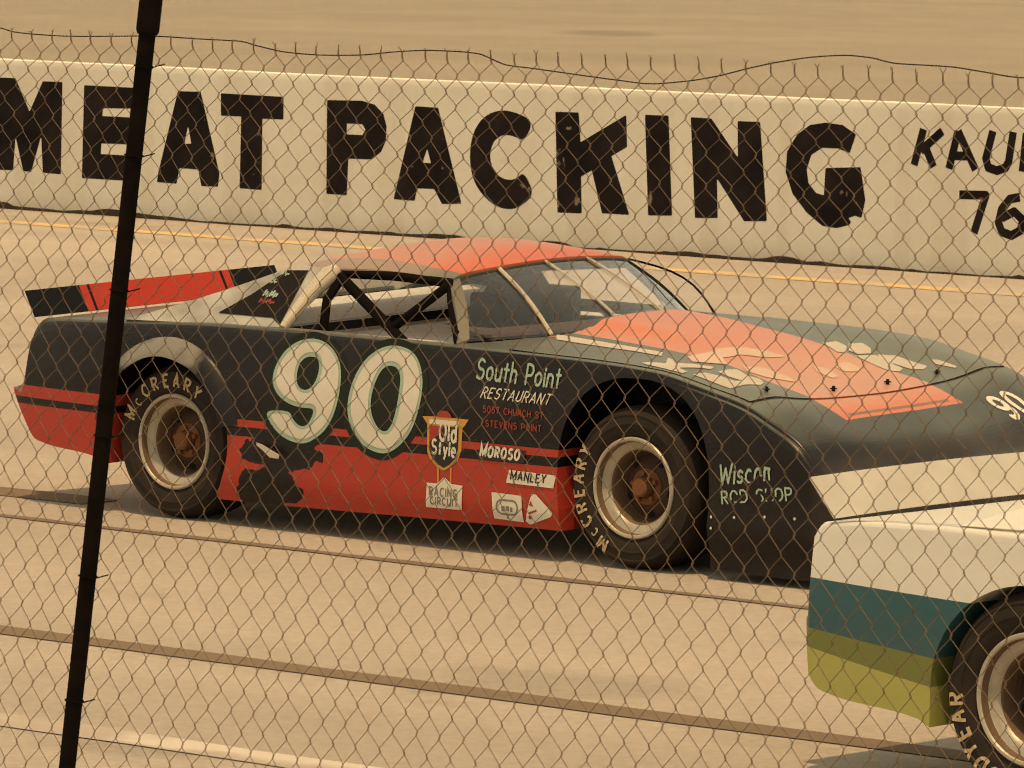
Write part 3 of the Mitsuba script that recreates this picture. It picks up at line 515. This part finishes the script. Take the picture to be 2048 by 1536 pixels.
for z0_, z1_ in ((.435, .475), (.345, .405), (.252, .292)): sticker('bumper_edge', sg.box(-3.035, z0_, -3.000, z1_), 'letter_cream')
# torn sheet metal hanging out of the scrape
tear = np.array([[(-2.075, -.958, .383), (-2.07, -.962, .372)], [(-2.02, -.985, .381), (-2.01, -.99, .357)], [(-1.95, -1.0, .362), (-1.955, -1.002, .330)], [(-1.915, -.985, .342), (-1.92, -.985, .325)]])
put(car, 'torn_metal', slab(tear, np.array([0, .004, 0])), 'pale_trim')
# bulged arch over the rear wheel
for s in (-1, 1):
    th = np.radians(np.linspace(12, 172, 40)); t = np.linspace(0, 1, 9)
    P = np.array([[(RX+.0+(.366+.082*q)*math.cos(a), s*(.998-.050*q**1.6-.004*q), .36+(.366+.082*q)*math.sin(a)) for q in t] for a in th])
    ox = .0; P[:, :, 2] += (meshkit.fbm(np.stack([P[:, :, 0]*9, P[:, :, 2]*9, P[:, :, 1]*0], -1), 3)-.5)*.010
    put(car, 'wheel_flare', slab(P, np.array([0, -s*.012, 0])), 'paint_flare', smooth=45, xf=lean)
# bolted black front corner and chin
put(car, 'front_chin', slab(np.array([[(xx, yy, zz) for zz in (.05, .16)] for xx, yy in zip(1.10+.10*(1-np.abs(np.linspace(-.9, .9, 15))/.9), np.linspace(-.9, .9, 15))]), np.array([.02, 0, 0])), 'flat_black')

# ---------------------------------------------------------------- greenhouse
def roof_z(x, y):
    t = np.clip((x+2.14)/.90, 0, 1); q = np.clip(1-(y/.62)**2, 0, 1)
    return 1.128+.020*np.sin(np.pi*t)+.082*q*(.42+.58*np.sin(np.pi*np.clip(t*.93+.03, 0, 1)))-.02*np.clip((np.abs(y)-.52)/.09, 0, 1)**2
ys = np.linspace(-.605, .605, 41); ts = np.linspace(0, 1, 30)
def roof_front(y): return -1.27+.045*(1-(y/.605)**2)
P = np.array([[(-2.14+(roof_front(yy)+2.14)*t, yy, float(roof_z(-2.14+(roof_front(yy)+2.14)*t, yy))) for yy in ys] for t in ts])
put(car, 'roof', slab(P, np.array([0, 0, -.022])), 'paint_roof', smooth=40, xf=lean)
def cowl(y): return np.array([-.735-.31*(abs(y)/.77)**2.0, y, .874+.02*(1-(abs(y)/.77)**2)])
ys2 = np.linspace(-.77, .77, 25)
Pw = np.array([[cowl(yy)*(1-t)+np.array([roof_front(yy*.77)+.005, yy*.765, float(roof_z(roof_front(yy*.77), yy*.765))-.012])*t+np.array([.012, 0, .012])*math.sin(math.pi*t) for t in np.linspace(0, 1, 9)] for yy in ys2])
put(car, 'windshield', grid(Pw), 'glass', smooth=True, xf=lean)
for j, wd in ((-.44, .009), (-.09, .006), (.32, .006)):
    i = np.argmin(np.abs(ys2-j)); L = Pw[i][:, :]+np.array([.008, 0, .006])
    put(car, 'windshield_brace', tube(L, wd, 6), 'pale_trim', xf=lean)
for s in (-1, 1):
    i = 0 if s < 0 else -1; L = Pw[i]+np.array([-.004, s*.008, 0])
    Q = np.stack([L+np.array([-.012, s*.016, -.004]), L+np.array([.016, -s*.022, .010])], 1)
    put(car, 'windshield_pillar', slab(Q, np.array([-.012, 0, -.014])), 'grey_trim' if s < 0 else 'dark_trim', xf=lean)
top_edge = Pw[:, -1]+np.array([.006, 0, .006])
put(car, 'windshield_header', tube(top_edge+np.array([.0, 0, -.010]), .008, 6), 'dark_trim', xf=lean)
# rear pillars: broad panels from belt to roof, leaning in
def sail_y(z): return -.90+1.06*(z-.868)
so_ = np.array([[-2.93, .866], [-1.985, .886], [-1.955, 1.128], [-2.15, 1.133]])
for s in (-1, 1):
    A0, B0, C0, D0 = so_
    P = np.array([[(lambda q: (q[0], -s*sail_y(q[1])*1.0, q[1]))((A0*(1-u)+B0*u)*(1-v)+(D0*(1-u)+C0*u)*v-np.array([0, .012*math.sin(math.pi*v)*(1-u)])) for v in np.linspace(0, 1, 10)] for u in np.linspace(0, 1, 14)])
    put(car, 'rear_pillar', slab(P, np.array([0, -s*.016, -.008])), 'bare_panel', smooth=40, xf=lean)
def on_sail(off): return lambda u, v: lean(np.column_stack([u, sail_y(v)-off*.73, v+off*.69]))
put(car, 'pillar_panel', drape(sg.Polygon(SAIL['panel']), .06, on_sail(.004)), 'flat_black', smooth=False)
for kx, m in (('r1', 'letter_mint'), ('r2', 'letter_mint'), ('r3', 'letter_mint'), ('r4', 'letter_red')):
    (x0, z0), (x1, z1) = SAIL[kx]; n = 7; hh = (z1-z0)*.42 if kx != 'r4' else (z1-z0)*.6
    zc = z0+.3*(z1-z0)
    blobs = [sg.box(x0+(x1-x0)*i/n, zc+.004*math.sin(i*2.1), x0+(x1-x0)*(i+.72)/n, zc+hh+.006*math.cos(i*1.7)) for i in range(n)]
    put(car, 'pillar_lettering', drape(so.unary_union(blobs), None, on_sail(.007)), m, smooth=False)
put(car, 'door_pillar', tube([(-1.995, -.885, .884), (-1.985, -.80, .965), (-1.975, -.715, 1.035), (-1.945, -.64, 1.10), (-1.925, -.61, 1.128)], [.018, .026, .034, .044, .030], 10), 'pale_trim', smooth=60, xf=lean)
# fastback: clear rear window in a dark frame
ysr = np.linspace(-.60, .60, 13)
Pr = np.array([[np.array([-2.135, yy, float(roof_z(-2.135, yy))-.015])*(1-t)+np.array([-2.86, yy*1.36, .868])*t for t in np.linspace(0, 1, 8)] for yy in ysr])
put(car, 'rear_window', grid(Pr), 'glass', smooth=True, xf=lean)
put(car, 'rear_window_frame', tube(Pr[:, -1]+np.array([0, 0, .012]), .018, 6), 'paint_navy', xf=lean)
# belt line strip along the door top
put(car, 'door_sill', tube([(xx, float(y_side(xx, ZS(xx)))+.035, float(ZS(xx))-.006) for xx in np.linspace(-2.0, -1.0, 16)], .009, 6), 'grey_trim', xf=lean)
# vent window of clear plastic on the far door
for s in (-1, 1):
    if s > 0:
        tri = np.array([[(-1.29, .61, 1.118), (-1.08, .80, .885)], [(-1.30, .63, 1.118), (-1.02, .905, .872)]])
        put(car, 'vent_window', grid(np.array([[tri[0, 0]*(1-t)+tri[0, 1]*t, tri[1, 0]*(1-t)+tri[1, 1]*t+np.array([.03, .05, .035])*math.sin(math.pi*t)] for t in np.linspace(0, 1, 9)])), 'glass', smooth=True, xf=lean)
        put(car, 'vent_window_trim', tube([tri[1, 0]*(1-t)+tri[1, 1]*t+np.array([.03, .05, .035])*math.sin(math.pi*t) for t in np.linspace(0, 1, 9)], .005, 5), 'cage_black', xf=lean)
# cockpit
put(car, 'interior_panel', drape(cabin.difference(sg.box(-1.86, .02, -1.0, .72)), .2, lambda u, v: np.column_stack([u, v, np.full_like(u, .839)])), 'aluminium', smooth=False, xf=lean)
put(car, 'interior_panel', slab(np.array([[(-1.98, yy, .84), (-2.12, yy*.95, .93), (-2.35, yy*.9, .945)] for yy in np.linspace(-.80, .80, 9)]), np.array([.0, 0, -.012])), 'aluminium', xf=lean)
put(car, 'dashboard', slab(np.array([[(-1.16+.12*(1-abs(yy)/.7), yy, .84), (-1.15+.12*(1-abs(yy)/.7), yy, .90), (-1.10+.12*(1-abs(yy)/.7), yy, .915), (-1.0+.17*(1-abs(yy)/.7), yy, .90)] for yy in np.linspace(-.70, .70, 9)]), np.array([.012, 0, -.012])), 'interior_brown', xf=lean)
seat = [box(-1.78, -1.70, .16, .62, .35, 1.06), box(-1.80, -1.40, .16, .62, .34, .44), box(-1.80, -1.58, .12, .17, .40, .98), box(-1.80, -1.58, .61, .66, .40, .98)]
seat = [mesh_of(m3.Manifold.hull(m3.Manifold.compose([m3.Manifold.sphere(.024, 16).translate(c) for c in [(b0, b1+(.09 if b1 < q.bounds.mean(0)[1] else -.09)*(b2 > 1.0), b2) for b0 in (q.bounds[0][0]+.024, q.bounds[1][0]-.024) for b1 in (q.bounds[0][1]+.024, q.bounds[1][1]-.024) for b2 in (q.bounds[0][2]+.024, q.bounds[1][2]-.12, q.bounds[1][2]-.024)]]))) for q in seat]
put(car, 'seat', cat(*seat), 'seat_black', xf=lean)
sw = trimesh.creation.torus(.15, .014, 28, 8); sw.apply_transform(trimesh.transformations.rotation_matrix(math.radians(70), (0, 1, 0))); sw.apply_translation((-1.28, .38, .80))
put(car, 'steering_wheel', sw, 'seat_black', smooth=60, xf=lean)
bars = [[(-1.91, -.72, .84), (-1.905, -.70, 1.0), (-1.90, -.60, 1.10)], [(-1.90, -.62, 1.095), (-1.44, -.72, .845)], [(-1.27, -.63, 1.09), (-1.52, -.70, .90)], [(-1.96, -.59, 1.105), (-1.6, -.60, 1.112), (-1.27, -.595, 1.10)],
        [(-1.28, -.60, 1.10), (-1.22, -.66, 1.02), (-1.10, -.76, .90), (-1.08, -.77, .84)], [(-1.91, .72, .84), (-1.905, .70, 1.0), (-1.90, .60, 1.10)], [(-1.96, .59, 1.105), (-1.6, .60, 1.112), (-1.27, .595, 1.10)],
        [(-1.28, .60, 1.10), (-1.12, .75, .90), (-1.10, .76, .84)], [(-1.90, -.60, 1.10), (-1.90, 0, 1.125), (-1.90, .60, 1.10)], [(-1.28, -.60, 1.10), (-1.26, 0, 1.13), (-1.28, .60, 1.10)],
        [(-1.90, .70, .90), (-1.2, .74, .89)]]
rad = [.021, .024, .020, .021, .020]+[.019]*6
for b_, r_ in zip(bars, rad): put(car, 'roll_bar', tube(b_, r_, 10), 'cage_black', smooth=50, xf=lean)
# rear spoiler
P = np.array([[(-3.545-.065*t-.02*(abs(yy)/.84)**2*0, yy, .835+.115*t) for t in np.linspace(0, 1, 4)] for yy in np.linspace(-.84, .82, 18)])
put(car, 'spoiler', slab(P, np.array([-.010, 0, -.003])), 'paint_spoiler', xf=lean)
lf = arc_text('McCREARY', 239, 12.6, .284, .056, .21)
lr = arc_text('McCREARY', 156, 14.2, .272, .054, .21)
wheel(car, 0.0, -.905, True, lf); wheel(car, RX, -.905, True, lr); wheel(car, 0.0, .905, False); wheel(car, RX, .905, False)

# ---------------------------------------------------------------- the second car, in front and to the right
car2 = 'stock_car_001'
tag(car2, 'white stock car with blue and green stripes, cut off at the right edge', 'race car')
def xf2(P):
    P = prow(P); q = np.clip((-3.50-P[:, 0])/.12, 0, 1); P[:, 0] = np.maximum(P[:, 0], -3.50-.032*q); return P+np.array([CX2, CY2, .0])
def xf2s(P): return np.array(P)+np.array([CX2, CY2, 0.0])
rear2 = so.unary_union([superell(RX, .352, .372, .350, 2.0), sg.box(RX-.372, -.2, RX+.30, .352)])
SHARP[0] = True; solid2 = shell(); SHARP[0] = False
S2 = manifold(solid2)
for s in (-1, 1):
    for c in (front_cut, rear2):
        y0, y1 = (-1.2, -.56) if s < 0 else (.56, 1.2); pr = manifold(prism(c, y0, y1)); assert pr.num_tri() > 0; S2 = S2-pr
put(car2, 'body', mesh_of(S2), 'paint_white', smooth=28, xf=xf2)
P = np.array([[(-3.435-.105*t, yy, .846+.125*t+.012*(1-(yy/.9)**2)) for t in np.linspace(0, 1, 5)] for yy in np.linspace(-.885, .885, 18)])
put(car2, 'spoiler', slab(P, np.array([-.008, 0, -.003])), 'spoiler_white', xf=xf2s)
SHARP[0] = True
put(car2, 'deck_gap', drape(sg.box(-3.44, -.902, -2.80, -.894), .05, lambda u, v: xf2s(np.column_stack([u, v+.012*np.sin(u*6), z_top(u, v)+.003]))), 'grime_tar', smooth=False)
put(car2, 'roof', slab(np.array([[(xx, yy, float(roof_z(xx, yy))) for yy in np.linspace(-.6, .6, 21)] for xx in np.linspace(-2.14, -1.25, 12)]), np.array([0, 0, -.022])), 'paint_white', smooth=40, xf=xf2s)
for s in (-1, 1):
    A0, B0, C0, D0 = so_
    P = np.array([[(lambda q: (q[0], -s*sail_y(q[1]), q[1]))((A0*(1-u)+B0*u)*(1-v)+(D0*(1-u)+C0*u)*v) for v in np.linspace(0, 1, 6)] for u in np.linspace(0, 1, 8)])
    put(car2, 'rear_pillar', slab(P, np.array([0, -s*.016, -.008])), 'paint_white', smooth=40, xf=xf2s)
    L = Pw[0 if s < 0 else -1]; put(car2, 'windshield_pillar', tube(L, .024, 6), 'paint_white', xf=xf2s)
put(car2, 'windshield', grid(Pw), 'glass', smooth=True, xf=xf2s); put(car2, 'rear_window', grid(Pr), 'glass', smooth=True, xf=xf2s)
l2 = arc_text('GOODYEAR', 265, 11.5, .286, .056, .21)
wheel(car2, CX2+RX, CY2-.925, True, l2)
wheel(car2, CX2, CY2-.905, True); wheel(car2, CX2+RX, CY2+.905, False); wheel(car2, CX2, CY2+.905, False)

SHARP[0] = False
# ---------------------------------------------------------------- chain-link fence between the camera and the track
FY = -9.3
fence = 'chain_link_fence'
tag(fence, 'rusty chain link fence with one leaning black post in front of the cars', 'fence')
W_, ROWS, ZT = .0718, 56, 2.435
def row_z(j):                                          # half rows, the mesh is pulled longer towards the bottom
    return ZT-.0385*j-.00019*j*j
def node(i, j, s):                                     # i column, j half row
    x0 = i*W_; z = row_z(j); dz = ZT-z
    x = x0-dz*(.055)+dz*.055*(x0-6.35)
    x += .0025*math.sin(i*1.7+j*.31)+.0022*math.sin(j*.9+i*.13); z += .0016*math.sin(i*2.3+j*1.1)+.004*math.sin(i*.21+j*.05)
    return np.array([x+s, FY, z])
wires = []
for i in range(70, 310):
    pts = []
    for j in range(ROWS):
        right = (j+i) % 2 == 0
        # wire i swings between node columns i and i+1 (half pitch apart); it hooks its neighbour at each node
        c = node(i/2.0+(.5 if right else 0.0), j, 0)
        nz = .0042; o = .0013*(1 if right else -1); y = .0020*(1 if j % 2 else -1)
        pts += [c+np.array([o, y, nz]), c+np.array([o*1.6, 0, 0]), c+np.array([o, -y, -nz])]
    wires.append((i, pts))
# cut ends: each wire's top is twisted upright and splayed
mesh = []
for i, pts in wires:
    t = pts[0]
    up_ = [t+np.array([rng.normal()*.003+.005*(1 if i % 2 else -1), rng.normal()*.004, .024+rng.normal()*.003]), t+np.array([rng.normal()*.001, 0, .013]), t+np.array([0, 0, .010])]
    mesh.append(tube(up_+pts, .00102, 5))
put(fence, 'wire_mesh', cat(*mesh), 'wire_rust', smooth=True)
labels[fence+'__wire_mesh'] = {'kind': 'stuff', 'label': 'rusty diamond wire mesh'}
tz = np.array(TENSION); s_ = np.arange(len(tz)); si = np.linspace(0, len(tz)-1, 260)
TX, TZ = Pch(s_, tz[:, 0])(si), Pch(s_, tz[:, 1])(si)
put(fence, 'tension_wire', tube(np.column_stack([TX, np.full_like(TX, FY+.006), TZ]), .0016, 6), 'post_black', smooth=True)
labels[fence+'__tension_wire'] = {'label': 'loose dark wire sagging along the top of the mesh'}
p0, p1 = np.array([4.965, FY-.03, .541]), np.array([5.230, FY-.03, 2.553]); dd = (p1-p0)/(p1[2]-p0[2])
post = key_for(fence, 'post')
k = post+'__pipe'; scene[k] = mikit.ply(tube([p0+dd*(-.60), p0+dd*1.95], .0218, 16), 'post_black', smooth=50)
k = post+'__sleeve'; scene[k] = mikit.ply(tube([p0+dd*1.925, p0+dd*1.935, p0+dd*2.9], [.026, .030, .030], 16), 'post_black', smooth=50)
labels[post] = {'label': 'leaning black post with a thicker sleeve at the top'}
for zt_ in (.72, 1.05, 1.42, 1.80, 2.15, 2.38):
    c_ = p0+dd*(zt_-.541); a_ = np.linspace(0, 2*np.pi, 15)
    loop = np.column_stack([c_[0]+.0245*np.cos(a_), c_[1]+.0245*np.sin(a_), c_[2]+.006*np.sin(a_*.5)])
    scene[key_for(post, 'wire_tie')] = mikit.ply(tube(np.vstack([loop, [c_+np.array([.05, .026, .01])]]), .0018, 5), 'post_black', smooth=True)
for q in (-2.9, 3.1):
    scene[f'{key_for(fence, "post")}__pipe'] = mikit.ply(tube([p0+np.array([q, 0, 0])+np.array([0, 0, -.6]), p0+np.array([q, 0, 2.9])], .0218, 16), 'post_black', smooth=50) if q < 0 else mikit.ply(tube([p0+np.array([q+2.2, 0, -.6]), p0+np.array([q+2.2, 0, 2.9])], .0218, 16), 'post_black', smooth=50)
